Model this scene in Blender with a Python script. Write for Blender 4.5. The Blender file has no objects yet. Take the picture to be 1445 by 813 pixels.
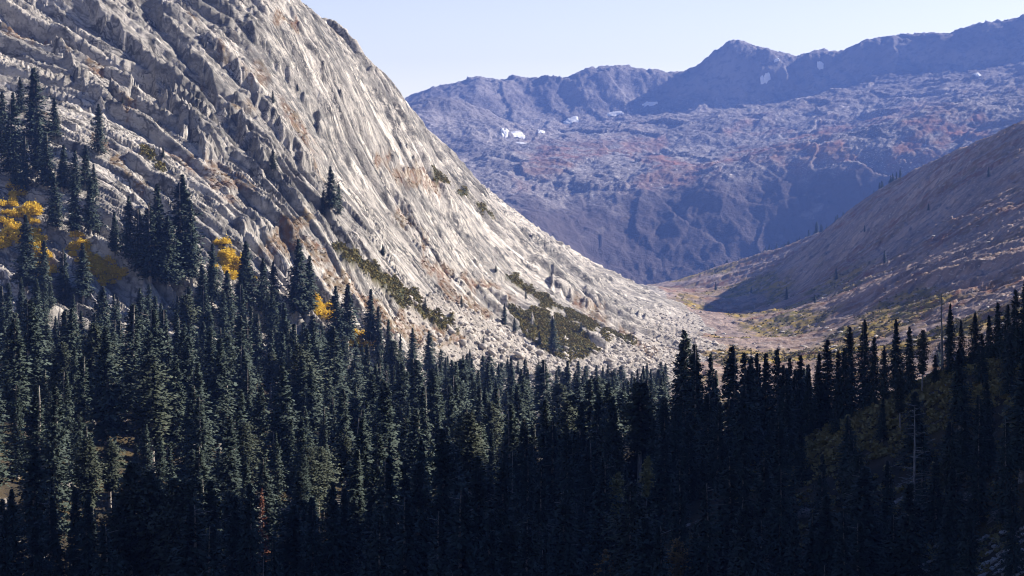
import bpy, math, random
import numpy as np

rng = np.random.default_rng(7)
random.seed(7)
scene = bpy.context.scene
COL = scene.collection

# ------------------------------------------------------------------ camera numbers
W0, H0 = 1445.0, 813.0
F = 2520.0            # focal length in photo pixels
CX, HY = 722.5, 350.0  # principal column, horizon row
SUN_AZ, SUN_EL = math.radians(73), math.radians(31)


def P(px, py, d):
    return ((px - CX) / F * d, d, (HY - py) / F * d)


def proj(x, y, z):
    y = np.maximum(y, 1.0)
    return CX + F * x / y, HY - F * z / y


# ------------------------------------------------------------------ numpy noise
_perm = np.random.default_rng(3).permutation(1024)
_perm = np.concatenate([_perm, _perm, _perm])
_ang = np.random.default_rng(4).random(1024) * 2 * np.pi
_gx, _gy = np.cos(_ang), np.sin(_ang)


def hsh(i, j, seed=0):
    return _perm[_perm[(i + seed * 57) & 1023] + ((j + seed * 131) & 1023)]


def perlin(x, y, seed=0):
    xi = np.floor(x).astype(np.int64); yi = np.floor(y).astype(np.int64)
    fx = x - xi; fy = y - yi
    u = fx * fx * fx * (fx * (fx * 6 - 15) + 10); v = fy * fy * fy * (fy * (fy * 6 - 15) + 10)

    def g(di, dj):
        h = hsh(xi + di, yi + dj, seed)
        return _gx[h] * (fx - di) + _gy[h] * (fy - dj)
    a = g(0, 0) * (1 - u) + g(1, 0) * u
    b = g(0, 1) * (1 - u) + g(1, 1) * u
    return (a * (1 - v) + b * v) * 1.5


def fbm(x, y, o=4, seed=0, gain=.5):
    s = 0; a = 1.0
    for k in range(o):
        s = s + a * perlin(x * 2 ** k, y * 2 ** k, seed + k * 7); a *= gain
    return s


def ridged(x, y, o=4, seed=0):
    s = 0; a = 1.0
    for k in range(o):
        s = s + a * (1 - 2 * np.abs(perlin(x * 2 ** k, y * 2 ** k, seed + k * 7))); a *= .5
    return s


_r = np.random.default_rng(5).random((6, 1024))


def facets(a, b, seed=0, tilt=(1.0, .5), cell=False, groove=0):
    """broken blocks: every stretched cell is a plane with its own height and tilt"""
    i = np.floor(a).astype(np.int64); j = np.floor(b).astype(np.int64)
    best = np.full(a.shape, 9.0); out = np.zeros(a.shape); cid = np.zeros(a.shape); sec = np.full(a.shape, 9.0)
    for di in (-1, 0, 1):
        for dj in (-1, 0, 1):
            h = hsh(i + di, j + dj, seed)
            ca = i + di + .1 + .8 * _r[0][h]; cb = j + dj + .1 + .8 * _r[1][h]
            da = a - ca; db = b - cb
            d = da * da + db * db
            m = d < best
            if groove: sec = np.where(m, best, np.minimum(sec, d))
            best = np.where(m, d, best)
            v = (_r[2][h] - .5) + tilt[0] * (_r[3][h] - .5) * 2 * da + tilt[1] * (_r[4][h] - .5) * 2 * db
            out = np.where(m, v, out)
            if cell: cid = np.where(m, _r[5][h], cid)
    if groove: out = out - groove * sstep(.13, .0, np.sqrt(sec) - np.sqrt(best))
    return (out, cid) if cell else out


def slabs(t, s, L, seed, steep=.2, ang=1.0):
    """overlapping sheets: a short steep back and a long even face, offset and broken along their length"""
    ph = t / L + .8 * perlin(s / (L * 8), t / (L * 3), seed) + .20 * perlin(s / (L * 2.2), t / L, seed + 1)
    k = np.floor(ph); f = ph - k
    k = k.astype(np.int64) & 1023
    j = np.floor(s / (L * 6) + 7 * _r[0][k]).astype(np.int64)         # cross joints end every sheet somewhere
    h = hsh(k, j, seed)
    a = .35 + 1.1 * _r[1][h]
    st = steep * (.6 + .8 * _r[2][h])
    return a * np.where(f < st, f / st, (1 - f) / (1 - st)) - .5


def bumps(a, b, seed=0):
    """domes of boulders"""
    i = np.floor(a).astype(np.int64); j = np.floor(b).astype(np.int64)
    out = np.zeros(a.shape)
    for di in (-1, 0, 1):
        for dj in (-1, 0, 1):
            h = hsh(i + di, j + dj, seed)
            da = a - (i + di + .15 + .7 * _r[0][h]); db = b - (j + dj + .15 + .7 * _r[1][h])
            r = .25 + .45 * _r[2][h]
            out = np.maximum(out, r * np.sqrt(np.maximum(0, 1 - (da * da + db * db) / (r * r))))
    return out


def sstep(a, b, x):
    t = np.clip((x - a) / (b - a), 0, 1)
    return t * t * (3 - 2 * t)


# ------------------------------------------------------------------ thin-plate terrain
class TPS:
    def __init__(self, pts, sc, lam=1e-4):
        p = np.array(pts, float); self.sc = sc
        self.xy = p[:, :2] / sc; z = p[:, 2]
        n = len(z)
        d2 = ((self.xy[:, None] - self.xy[None]) ** 2).sum(-1)
        K = self.k(d2) + lam * np.eye(n)
        Q = np.c_[np.ones(n), self.xy]
        A = np.block([[K, Q], [Q.T, np.zeros((3, 3))]])
        self.w = np.linalg.solve(A, np.r_[z, 0, 0, 0])

    @staticmethod
    def k(d2):
        return .5 * d2 * np.log(d2 + 1e-12)

    def __call__(self, x, y):
        sh = np.shape(x); X = np.ravel(x) / self.sc; Y = np.ravel(y) / self.sc
        o = self.w[-3] + self.w[-2] * X + self.w[-1] * Y
        for (px, py), w in zip(self.xy, self.w[:-3]):
            o += w * self.k((X - px) ** 2 + (Y - py) ** 2)
        return o.reshape(sh)


sil = [(330, -52, 1060), (375, -24, 1078), (415, 0, 1100), (460, 30, 1150), (500, 68, 1200), (540, 105, 1265), (580, 145, 1340), (640, 207, 1480), (700, 270, 1680),
       (750, 314, 1900), (800, 351, 2200), (850, 379, 2600), (900, 401, 3200)]
near = [
    # ground under and in front of the camera
    (0, 0, -2), (-60, 0, 2), (80, 0, 8), (0, 100, -44), (-60, 150, -55), (60, 150, -50), (0, 250, -72), (-90, 300, -72), (0, 400, -73), (20, 600, -76),
    (-90, 450, -68), (0, 800, -77), (60, 950, -80),
    # right foreground hill
    P(1445, 478, 450), P(1300, 540, 450), P(1150, 610, 440), P(1300, 790, 330), P(1445, 690, 330), P(1000, 690, 470), (60, 230, -62),
    (200, 450, 32), (350, 450, 140), (530, 300, 330), (525, 390, 380), (525, 465, 385), (525, 528, 376), (522, 560, 322), (520, 592, 284), (520, 640, 272), (520, 715, 256), (520, 795, 226), (560, 980, 150), (200, 300, 34), (400, 280, 165), (700, 450, 340), (700, 640, 260), (250, 100, 90), (500, 100, 240),
    (160, 600, -44), (230, 820, -70), (280, 620, 30), (420, 700, 85), (420, 850, 30), (700, 860, 185), (800, 900, 210), (270, 1050, -74),
    (430, 1050, 0), (650, 1100, 110),
    # right wall of the valley
    P(1400, 445, 1250), P(1300, 478, 1280), P(1445, 400, 1450), P(1445, 300, 1800), P(1445, 178, 2250), P(1300, 400, 1600),
    P(1300, 300, 2150), P(1300, 241, 2600), P(1200, 425, 1750), P(1200, 375, 2350), P(1200, 312, 3000), P(1150, 341, 3250), P(1100, 363, 3500),
    P(1050, 382, 3700), P(1000, 398, 3850), P(950, 404, 3900), P(1100, 425, 2500), P(1100, 400, 2900), P(1380, 208, 2420), P(1250, 275, 2780),
    (700, 1500, 80), (760, 1900, 160), (860, 2250, 195), (1000, 2900, 160), (1250, 2100, 250), (900, 1300, 150), (640, 2900, 50), (730, 2700, 110),
    (680, 3550, -40), (860, 3250, 60), (760, 4000, -90), (1000, 3900, -30), (1300, 3700, 80),
    (0, 4400, -160), (400, 4400, -160), (800, 4400, -160), (1500, 4400, -120), (250, 4150, -110), (450, 4150, -110),
    # valley floor
    P(1000, 524, 1180), P(1080, 491, 1430), P(1200, 492, 1400), P(1150, 470, 1700), P(1030, 450, 2000), P(1080, 436, 2300), P(980, 420, 2850),
    P(960, 440, 2200), P(920, 408, 3500), P(1130, 505, 1320), P(960, 505, 1300),
    # forested apron on the left
    P(0, 640, 460), P(0, 560, 600), P(0, 440, 770), P(200, 485, 750), P(400, 500, 800), P(640, 532, 940), P(850, 535, 1110), P(300, 600, 570),
    P(560, 580, 730), P(120, 460, 760),
    # granite face
    P(0, 0, 1000), P(250, 0, 1040), P(130, 150, 920), P(300, 150, 985), P(450, 150, 1060), P(0, 200, 880), P(150, 280, 850), P(300, 300, 870),
    P(465, 302, 920), P(400, 400, 840), P(550, 250, 1120), P(550, 400, 960), P(500, 460, 870), P(650, 350, 1200), P(650, 450, 1010), P(700, 492, 1010),
    P(750, 400, 1300), P(800, 470, 1180), P(850, 430, 1550), P(900, 492, 1280), P(940, 450, 1750), P(0, 340, 820), P(200, 400, 800), P(620, 250, 1330),
    P(720, 350, 1520),
    P(260, -75, 1060), P(130, -130, 1050), P(0, -190, 1050), P(0, -150, 1250), P(150, -90, 1250), (-600, 950, 240), (-420, 700, 60), (-330, 450, -10), (-420, 250, 20), (-700, 600, 220),
    (-400, 1300, 190), (-450, 1700, 160), (-350, 2300, 90), (-250, 3000, 0), (-600, 2600, 60), (-800, 3600, -60), (-100, 3600, -90),
] + [P(a, b + 7, d) for a, b, d in sil] + [P(a, b + 55, d * 1.22) for a, b, d in sil[:10]] + [P(a, b + 26, d * 1.09) for a, b, d in sil[:10]]
near = [p for p in near]
tps_near = TPS(near, 300.0, 2e-3)

crest = [(560, 150, 7600), (585, 138, 7600), (620, 125, 7600), (680, 110, 7600), (720, 112, 7600), (770, 112, 7600), (820, 104, 7550), (875, 94, 7500), (910, 98, 7500), (940, 106, 7500),
         (985, 99, 7450), (1010, 75, 7400), (1035, 60, 7400), (1075, 68, 7350), (1095, 72, 7300), (1125, 80, 7300), (1160, 74, 7250), (1190, 76, 7200), (1225, 57, 7150), (1290, 49, 7100), (1340, 49, 7000), (1400, 34, 6900),
         (1445, 20, 6800), (1550, 0, 6700)]
far = [P(*c) for c in crest] + [P(a, b + 22, d + 260) for a, b, d in crest] + [P(a, b + 70, 8800) for a, b, d in crest[::3]] + [
    P(500, 425, 4350), P(700, 425, 4350), P(870, 407, 4350), P(1000, 410, 4350), P(1200, 410, 4350), P(1445, 400, 4350), P(870, 404, 4660), P(1000, 404, 4660), P(1150, 400, 4640), P(1300, 380, 4640),
    P(650, 300, 4900), P(750, 318, 4750), P(870, 345, 4840), P(1000, 338, 4830), P(1100, 322, 4820), P(1250, 300, 4760), P(1445, 260, 4600),
    P(640, 240, 5400), P(700, 262, 5150), P(850, 272, 5100), P(1000, 272, 5000), P(1150, 248, 5000), P(1250, 218, 4900), P(1445, 170, 4900),
    P(620, 195, 6200), P(760, 215, 5900), P(900, 222, 5850), P(1050, 216, 5750), P(1200, 188, 5650), P(1350, 150, 5500), P(1445, 128, 5400),
    P(620, 165, 7000), P(720, 184, 6700), P(900, 168, 6750), P(1050, 150, 6900), P(1200, 128, 6700), P(1350, 104, 6450), P(1445, 90, 6300),
    P(660, 146, 6600), P(690, 158, 6500), P(1060, 128, 7180), P(1220, 108, 6960), P(1330, 90, 6780), P(1420, 78, 6600), P(900, 140, 7330), P(780, 145, 7350), P(980, 140, 7250), P(1130, 118, 7120),
]
tps_far = TPS(far, 1500.0, 1e-4)


def poly_dist(px, py, pts):
    """signed distance (pixels) to a polyline, positive on its right, and the fraction along it"""
    best = np.full(px.shape, 1e9); sg = np.ones(px.shape); fr = np.zeros(px.shape)
    n = len(pts) - 1
    for k in range(n):
        (ax, ay), (bx, by) = pts[k][:2], pts[k + 1][:2]
        dx, dy = bx - ax, by - ay
        t = np.clip(((px - ax) * dx + (py - ay) * dy) / (dx * dx + dy * dy), 0, 1)
        qx, qy = px - ax - t * dx, py - ay - t * dy
        d = np.hypot(qx, qy); m = d < best
        best = np.where(m, d, best); fr = np.where(m, (k + t) / n, fr)
        sg = np.where(m, np.sign(dx * qy - dy * qx), sg)
    return best * -sg, fr


def inpoly(px, py, pts):
    c = np.zeros(px.shape, bool); n = len(pts)
    for k in range(n):
        (x1, y1), (x2, y2) = pts[k], pts[(k + 1) % n]
        if y1 == y2: continue
        c ^= ((y1 > py) != (y2 > py)) & (px < (x2 - x1) * (py - y1) / (y2 - y1) + x1)
    return c


GULLY = [([(95, -10), (200, 86), (262, 180), (305, 235)], 11, 60), ([(206, -10), (253, 66), (299, 133), (352, 206), (395, 262)], 13, 60),
         ([(272, 55), (332, 110), (400, 200), (458, 258)], 10, 55), ([(60, 40), (110, 120), (150, 160)], 6, 40),
         ([(330, 330), (370, 330), (420, 352)], 5, 30), ([(420, 60), (520, 190), (600, 270), (680, 340)], 5, 60), ([(480, 330), (540, 400), (590, 450)], 4, 40),
         ([(740, 370), (800, 420), (850, 455)], 6, 50), ([(330, 20), (420, 130), (470, 210)], 8, 60)]
BRUSH_STRIPS = [([(478, 362), (520, 392), (560, 420), (600, 448), (640, 472)], 11), ([(612, 252), (650, 275), (690, 300)], 7), ([(715, 395), (750, 415), (790, 440)], 7),
                ([(790, 440), (850, 470), (890, 490)], 9), ([(200, 205), (230, 225)], 7)]
BRUSH_AREA = [(712, 430), (760, 440), (815, 465), (850, 500), (800, 510), (760, 490), (735, 465)]
STAIN_SHADE = [([(180, -10), (260, 90), (330, 190), (430, 310)], 42), ([(290, -10), (400, 120), (475, 225)], 30), ([(430, 25), (560, 160), (660, 262)], 20),  # lichen and water stain plus the relief's shade, put into the rock colour
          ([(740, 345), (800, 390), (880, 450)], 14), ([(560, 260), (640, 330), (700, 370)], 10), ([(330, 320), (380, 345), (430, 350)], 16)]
ORANGE_STRIPS = [([(0, 45), (35, 52), (60, 55)], 9), ([(100, 85), (140, 100)], 9), ([(165, 135), (182, 150)], 8), ([(395, 40), (412, 45)], 9), ([(560, 310), (590, 325)], 9),
                 ([(520, 215), (560, 240), (640, 285)], 8), ([(600, 370), (640, 420), (680, 440)], 11), ([(480, 400), (530, 440), (590, 480)], 14), ([(600, 350), (640, 390), (720, 420)], 8),
                 ([(430, 320), (400, 335), (440, 350)], 14), ([(640, 480), (560, 470)], 12), ([(820, 440), (880, 480), (930, 500)], 9), ([(140, 190), (200, 260)], 6),
                 ([(380, 345), (440, 360), (470, 400)], 14)]


def near_fields(x, y):
    """final height and cover masks of the near terrain"""
    h = tps_near(x, y)
    px, py = proj(x, y, h)
    # where the left mountain stands (world test: left of the foot line)
    foot = np.interp(y, [700, 850, 1000, 1150, 1440, 2000, 2500, 3200, 3900], [-120, 30, 75, 110, 165, 195, 215, 235, 250])
    left = sstep(25, -25, x - foot + 18 * fbm(x / 120, y / 120, 3, 11))
    right = sstep(0, 70, h - (-72) + 0 * x) * (x > foot)
    forest = sstep(30, -30, y - np.interp(x, [-400, -230, -160, -60, 40, 130, 400], [745, 750, 745, 800, 950, 1075, 700]))
    rock = left * (1 - forest)
    # joint coordinates: across / along the slabs
    ang = math.radians(-25)
    t = y + x * np.interp(y, [800, 1080, 1500], [.72, .25, -.30])
    s = x * math.cos(ang) + y * math.sin(ang)
    t = t + 14 * perlin(x / 170, y / 170, 21) + 3 * perlin(x / 50, y / 50, 22) + .5 * perlin(x / 9, y / 9, 23)
    brush = np.zeros(x.shape); veg = np.zeros(x.shape)
    wob = 7 * fbm(px / 25, py / 25, 3, 31)
    for pts, w in BRUSH_STRIPS:
        d, _ = poly_dist(px, py, pts)
        brush = np.maximum(brush, sstep(w * .68 + 3, w * .68 - 3, np.abs(d) + 1.4 * wob))
    ia = inpoly(px + wob, py + wob, BRUSH_AREA)
    brush = np.maximum(brush, ia * (fbm(px / 14, py / 14, 3, 33) > -.62))
    for pts, w in ORANGE_STRIPS:
        d, _ = poly_dist(px, py, pts)
        veg = np.maximum(veg, .9 * sstep(w * .8 + 4, w * .8 - 5, np.abs(d) + 2.0 * wob))
    nv = fbm(t / 60, s / 160, 4, 35) + .5 * fbm(x / 14, y / 14, 3, 36)
    veg = np.maximum(veg, sstep(.78, 1.1, nv) * .8)
    brush *= left; veg = veg * left
    stain_shade = np.zeros(x.shape)
    for pts, w in STAIN_SHADE:
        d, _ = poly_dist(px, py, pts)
        stain_shade = np.maximum(stain_shade, sstep(w * 1.5, w * .3, np.abs(d) + 2.5 * wob))
    talus = left * np.maximum(sstep(26, 6, h - (-80) + 10 * fbm(x / 70, y / 70, 3, 41)) * sstep(930, 1010, y),
                              inpoly(px + wob, py + wob, [(590, 420), (640, 430), (690, 450), (760, 480), (830, 505), (830, 530), (560, 530), (600, 480), (560, 440)]) * 1.0)
    soft = np.clip(1 - .8 * brush - .55 * veg - .8 * talus, .05, 1)
    gl = np.zeros(x.shape)
    for pts, A, w in GULLY:
        d, f = poly_dist(px, py, pts)
        d = d + .8 * wob + 5 * facets(px / 18, py / 30, 55)
        e = sstep(0, .15, f) * sstep(1, .85, f)
        gl += e * A * (sstep(-5, 3, d) * np.clip(1 - d / w, 0, 1))
    amp = .6 + .5 * sstep(.15, -.45, fbm(x / 170, y / 170, 3, 52))        # calm slabs and broken ground
    amp *= 1 - .3 * sstep(1300, 2300, y)
    rk = rock > .002
    T, Sx = t[rk], s[rk]
    v1, c1 = facets(T / 42, Sx / 125, 1, (1.3, .6), True, .15)
    v2, c2 = facets(T / 14 + 5, Sx / 52, 2, (1.6, .5), True, .25)
    v3, c3 = facets(T / 5.4, Sx / 23, 3, (1.6, .5), True, .3)
    v4, c4 = facets(T / 2.3, Sx / 9.5, 4, (1.6, .7), True, .4)
    v5, _ = facets(T / 1.3, Sx / 3, 6, (1.2, .9), True)
    am = amp[rk]; sf = soft[rk]
    cr = sstep(.0, .6, fbm(T / 55, Sx / 140, 3, 53) + .15)               # broken belts between smooth slabs
    mod = .45 + .75 * sstep(-.35, .4, fbm(x[rk] / 75, y[rk] / 75, 3, 211)); mod2 = .5 + .7 * sstep(-.3, .4, fbm(T / 30, Sx / 60, 2, 215))
    sh = 8.5 * am * mod2 * slabs(T, Sx, 36, 201, .17) + mod * (5.0 * am * slabs(T + .10 * Sx, Sx, 15, 203, .17) + (2.9 * slabs(T - .08 * Sx, Sx, 6.3, 205, .19) + 1.25 * slabs(T + .05 * Sx, Sx, 2.7, 207, .22)) * mod2)
    add = gl[rk] * 1.0 + sf * (sh + am * (3.2 * v1 + (.9 + 1.6 * cr) * v2) + (.4 + 1.2 * cr) * v3 + (.25 + .6 * cr) * v4 + .25 * v5 + .5 * fbm(x[rk] / 7, y[rk] / 7, 3, 62)) + 4 * fbm(x[rk] / 130, y[rk] / 130, 3, 61)
    hd = h.copy(); hd[rk] += rock[rk] * add
    tone = np.zeros(x.shape) + .5; tone[rk] = .34 * c1 + .36 * c2 + .3 * c3
    hd += rock * talus * (facets(x / 8, y / 8, 71) * 1.5 + facets(x / 3.5, y / 3.5, 72) * 1.3 + facets(x / 1.6, y / 1.6, 74) * .8 + bumps(x / 9, y / 9, 75) * 1.5)
    hd += brush * (1.2 + .8 * perlin(x / 2, y / 2, 73))
    # valley floor and right wall: hummocks, gullies that run down the wall, small ledges
    rest = 1 - rock
    a2 = math.radians(150)
    t2 = -x * math.sin(a2) + y * math.cos(a2) + 25 * perlin(x / 160, y / 160, 81); s2 = x * math.cos(a2) + y * math.sin(a2)
    wall = (1 - left) * sstep(1000, 1250, y) * sstep(-76, -30, h)
    hd += wall * (7 * ridged(t2 / 130, s2 / 420, 4, 82) - 4 + facets(t2 / 20, s2 / 60, 83) * 3.2 + facets(x / 9, y / 9, 84) * 1.5 + facets(x / 4, y / 4, 89) * .8)
    floor = (1 - left) * (1 - wall) * sstep(1000, 1200, y)
    hd += floor * (3.0 * fbm(x / 60, y / 60, 4, 85) + bumps(x / 14, y / 22, 86) * 3 * (fbm(x / 90, y / 90, 2, 87) > 0) + facets(x / 6, y / 9, 88) * .8)
    hd += forest * (1.6 * fbm(x / 25, y / 25, 3, 91)) * sstep(40, 150, y)
    green = (1 - left) * sstep(10, -50, h) * sstep(.0, .5, fbm(x / 110, y / 160, 4, 95)) * sstep(1000, 1200, y)
    veg = np.maximum(veg, (1 - left) * sstep(-.25, .35, fbm(t2 / 70, s2 / 260, 4, 96)) * .85 * sstep(900, 1100, y))
    return dict(h=hd, base=h, px=px, py=py, left=left, forest=forest, rock=rock, brush=brush, veg=veg, talus=talus, green=green, tone=tone, stain_shade=stain_shade, t=t, s=s, wall=wall)


# ------------------------------------------------------------------ mesh from arrays
def mesh_from(name, V, Q, mat=None, attrs=None, smooth=False, normals=None):
    V = np.ascontiguousarray(V, np.float32); Q = np.ascontiguousarray(Q, np.int32)
    me = bpy.data.meshes.new(name)
    k = Q.shape[1]
    me.vertices.add(len(V)); me.vertices.foreach_set('co', V.ravel())
    me.loops.add(Q.size); me.loops.foreach_set('vertex_index', Q.ravel())
    me.polygons.add(len(Q))
    me.polygons.foreach_set('loop_start', np.arange(0, Q.size, k, dtype=np.int32))
    me.polygons.foreach_set('loop_total', np.full(len(Q), k, np.int32))
    me.update(calc_edges=True)
    if smooth: me.polygons.foreach_set('use_smooth', np.ones(len(Q), bool))
    for an, av in (attrs or {}).items():
        if av.ndim == 1:
            at = me.attributes.new(an, 'FLOAT', 'POINT'); at.data.foreach_set('value', av.astype(np.float32))
        else:
            at = me.attributes.new(an, 'FLOAT_VECTOR', 'POINT'); at.data.foreach_set('vector', np.ascontiguousarray(av, np.float32).ravel())
    if normals is not None:
        me.polygons.foreach_set('use_smooth', np.ones(len(Q), bool))
        at = me.attributes.new('custom_normal', 'FLOAT_VECTOR', 'POINT'); at.data.foreach_set('vector', np.ascontiguousarray(normals, np.float32).ravel())
    if mat: me.materials.append(mat)
    return me


def link(name, me, parent=None):
    o = bpy.data.objects.new(name, me); COL.objects.link(o)
    if parent: o.parent = parent
    return o


def tag(o, label=None, cat=None, group=None, kind=None):
    if label: o['label'] = label
    if cat: o['category'] = cat
    if group: o['group'] = group
    if kind: o['kind'] = kind
    return o


def empty(name, loc):
    o = bpy.data.objects.new(name, None); o.empty_display_size = .5
    o.location = loc; COL.objects.link(o)
    return o


# ------------------------------------------------------------------ materials
class NT:
    def __init__(self, name, rough=.9, spec=.15):
        self.m = bpy.data.materials.new(name); self.m.use_nodes = True
        self.t = self.m.node_tree; self.n = self.t.nodes; self.b = self.n['Principled BSDF']
        self.b.inputs['Roughness'].default_value = rough
        self.b.inputs['Specular IOR Level'].default_value = spec

    def node(self, ty, **kw):
        n = self.n.new(ty)
        for k, v in kw.items(): setattr(n, k, v)
        return n

    def ln(self, a, b): self.t.links.new(a, b)

    def attr(self, nm, vec=False):
        a = self.node('ShaderNodeAttribute', attribute_name=nm)
        return a.outputs['Vector' if vec else 'Fac']

    def noise(self, scale, detail=4, vec=None, rough=.55, lo=None, hi=None):
        n = self.node('ShaderNodeTexNoise')
        n.inputs['Scale'].default_value = scale; n.inputs['Detail'].default_value = detail; n.inputs['Roughness'].default_value = rough
        if vec is None: vec = self.obj()
        self.ln(vec, n.inputs['Vector'])
        o = n.outputs['Fac']
        return o if lo is None else self.rng(o, lo, hi)

    def obj(self):
        if not hasattr(self, '_tc'): self._tc = self.node('ShaderNodeNewGeometry')
        return self._tc.outputs['Position']

    def rng(self, v, lo, hi, a=0., b=1.):
        r = self.node('ShaderNodeMapRange'); r.inputs[1].default_value = lo; r.inputs[2].default_value = hi
        r.inputs[3].default_value = a; r.inputs[4].default_value = b
        self.ln(v, r.inputs[0]); return r.outputs[0]

    def mul(self, a, b, op='MULTIPLY'):
        m = self.node('ShaderNodeMath', operation=op)
        for i, v in enumerate((a, b)):
            if isinstance(v, (int, float)): m.inputs[i].default_value = v
            else: self.ln(v, m.inputs[i])
        m.use_clamp = op != 'SUBTRACT'
        return m.outputs[0]

    def mix(self, f, a, b, bt='MIX'):
        m = self.node('ShaderNodeMix', data_type='RGBA', blend_type=bt)
        for sck, v in ((m.inputs[0], f), (m.inputs[6], a), (m.inputs[7], b)):
            if isinstance(v, tuple): sck.default_value = (*v, 1)
            elif isinstance(v, (int, float)): sck.default_value = v
            else: self.ln(v, sck)
        return m.outputs[2]

    def scale(self, vec, s):
        m = self.node('ShaderNodeVectorMath', operation='MULTIPLY'); self.ln(vec, m.inputs[0]); m.inputs[1].default_value = s
        return m.outputs[0]

    def bump(self, hgt, strength=.6, dist=.4):
        b = self.node('ShaderNodeBump'); b.inputs['Strength'].default_value = strength; b.inputs['Distance'].default_value = dist
        self.ln(hgt, b.inputs['Height']); self.ln(b.outputs[0], self.b.inputs['Normal'])

    def done(self, col):
        self.ln(col, self.b.inputs['Base Color']); return self.m


def granite_mat(name):
    n = NT(name)
    j = n.attr('joint', True)
    def joints(su, sv, wob):
        """crack net in joint coordinates: distance to the nearest crack and a random tone for every block"""
        q = n.node('ShaderNodeVectorMath', operation='MULTIPLY_ADD')
        nz = n.node('ShaderNodeTexNoise'); nz.inputs['Scale'].default_value = .35; nz.inputs['Detail'].default_value = 3
        n.ln(n.obj(), nz.inputs['Vector']); n.ln(nz.outputs['Color'], q.inputs[0]); q.inputs[1].default_value = (wob, wob, 0); n.ln(j, q.inputs[2])
        v2 = n.scale(q.outputs[0], (su, sv, 0))
        e = n.node('ShaderNodeTexVoronoi', voronoi_dimensions='2D', feature='DISTANCE_TO_EDGE'); f = n.node('ShaderNodeTexVoronoi', voronoi_dimensions='2D')
        for o in (e, f): n.ln(v2, o.inputs['Vector']); o.inputs['Scale'].default_value = 1
        sp = n.node('ShaderNodeSeparateColor'); n.ln(f.outputs['Color'], sp.inputs[0])
        return e.outputs['Distance'], sp.outputs[0]
    e1, t1 = joints(.13, .030, 5); e2, t2 = joints(.42, .10, 2.5)
    tone = n.mul(n.mul(n.attr('tone'), .45), n.mul(n.mul(t1, .33), n.mul(t2, .22), 'ADD'), 'ADD')
    c = n.mix(n.rng(tone, .28, .66), (.74, .70, .645), (.36, .345, .325))
    c = n.mix(n.mul(n.noise(1, 5, n.scale(j, (.03, .008, .02)), .6, .46, .62), .5), c, (.25, .245, .235))
    c = n.mix(n.mul(n.attr('stain_shade'), n.noise(.16, 5, None, .65, .40, .60)), c, (.19, .19, .185))  # dark bands: part stain, part gully shade painted into the albedo
    streak = n.noise(1, 6, n.scale(j, (.34, .05, .1)), .70, .48, .62)
    c = n.mix(n.mul(streak, .75), c, (.13, .127, .125))
    patch = n.noise(.05, 4, None, .6, .40, .55)
    c = n.mix(n.mul(n.rng(e1, .07, .02), n.mul(patch, .9)), c, (.07, .07, .07))
    c = n.mix(n.mul(n.rng(e2, .09, .03), n.mul(patch, .75)), c, (.09, .09, .088))
    lich = n.noise(.7, 6, None, .7, .53, .64)
    c = n.mix(n.mul(lich, .6), c, (.15, .15, .13))
    tal = n.attr('talus')
    c = n.mix(n.mul(tal, n.noise(.6, 3, lo=.4, hi=.6)), c, (.36, .33, .30))
    vg = n.mul(n.attr('veg'), n.noise(.35, 5, lo=.33, hi=.58))
    vc = n.mix(n.noise(.09, 4, lo=.35, hi=.65), (.17, .085, .045), (.16, .12, .06))
    c = n.mix(vg, c, vc)
    bc = n.mix(n.noise(.2, 4, lo=.35, hi=.65), (.035, .045, .02), (.10, .085, .025))
    c = n.mix(n.attr('brush'), c, bc)
    hb = n.mul(n.mul(n.noise(1, 6, n.scale(j, (.9, .3, .5)), .7), .45), n.mul(n.mul(t1, .35), n.mul(t2, .25), 'ADD'), 'ADD')
    n.bump(hb, 1.0, 2.2)
    return n.done(c)


def slope_mat(name):
    n = NT(name)
    j = n.attr('joint', True)
    c = n.mix(n.noise(.02, 6, lo=.35, hi=.62), (.42, .325, .28), (.27, .21, .19))
    c = n.mix(n.noise(1, 6, n.scale(j, (.12, .02, .05)), .65, .45, .62), c, (.18, .15, .14))
    c = n.mix(n.mul(n.noise(.35, 5, lo=.58, hi=.66), .8), c, (.50, .45, .41))
    vg = n.mul(n.attr('veg'), n.noise(.08, 5, lo=.38, hi=.6))
    vc = n.mix(n.noise(.03, 4, lo=.4, hi=.6), (.20, .085, .04), (.19, .13, .05))
    c = n.mix(vg, c, vc)
    gr = n.mul(n.attr('green'), n.noise(.12, 5, lo=.36, hi=.52))
    c = n.mix(gr, c, n.mix(n.noise(.05, 3, lo=.4, hi=.6), (.13, .12, .035), (.36, .26, .05)))
    n.bump(n.noise(.5, 6, None, .7), .8, 1.2)
    return n.done(c)


def far_mat(name):
    n = NT(name)
    c = n.mix(n.noise(.004, 6, lo=.38, hi=.6), (.27, .25, .25), (.16, .145, .15))
    c = n.mix(n.mul(n.noise(.05, 6, None, .7, .55, .68), n.attr('pale')), c, (.46, .43, .41))
    c = n.mix(n.mul(n.noise(.03, 6, None, .7, .5, .62), .75), c, (.10, .09, .10))
    c = n.mix(n.mul(n.noise(.16, 3, None, .6, .58, .66), n.mul(n.attr('pale'), .8)), c, (.55, .52, .50))
    vg = n.mul(n.attr('veg'), n.noise(.012, 6, lo=.4, hi=.56))
    c = n.mix(vg, c, n.mix(n.noise(.01, 4, lo=.4, hi=.6), (.27, .13, .085), (.20, .12, .08)))
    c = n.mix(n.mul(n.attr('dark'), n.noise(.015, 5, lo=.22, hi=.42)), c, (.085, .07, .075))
    n.bump(n.noise(.06, 6, None, .7), .9, 9)
    return n.done(c)


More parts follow.
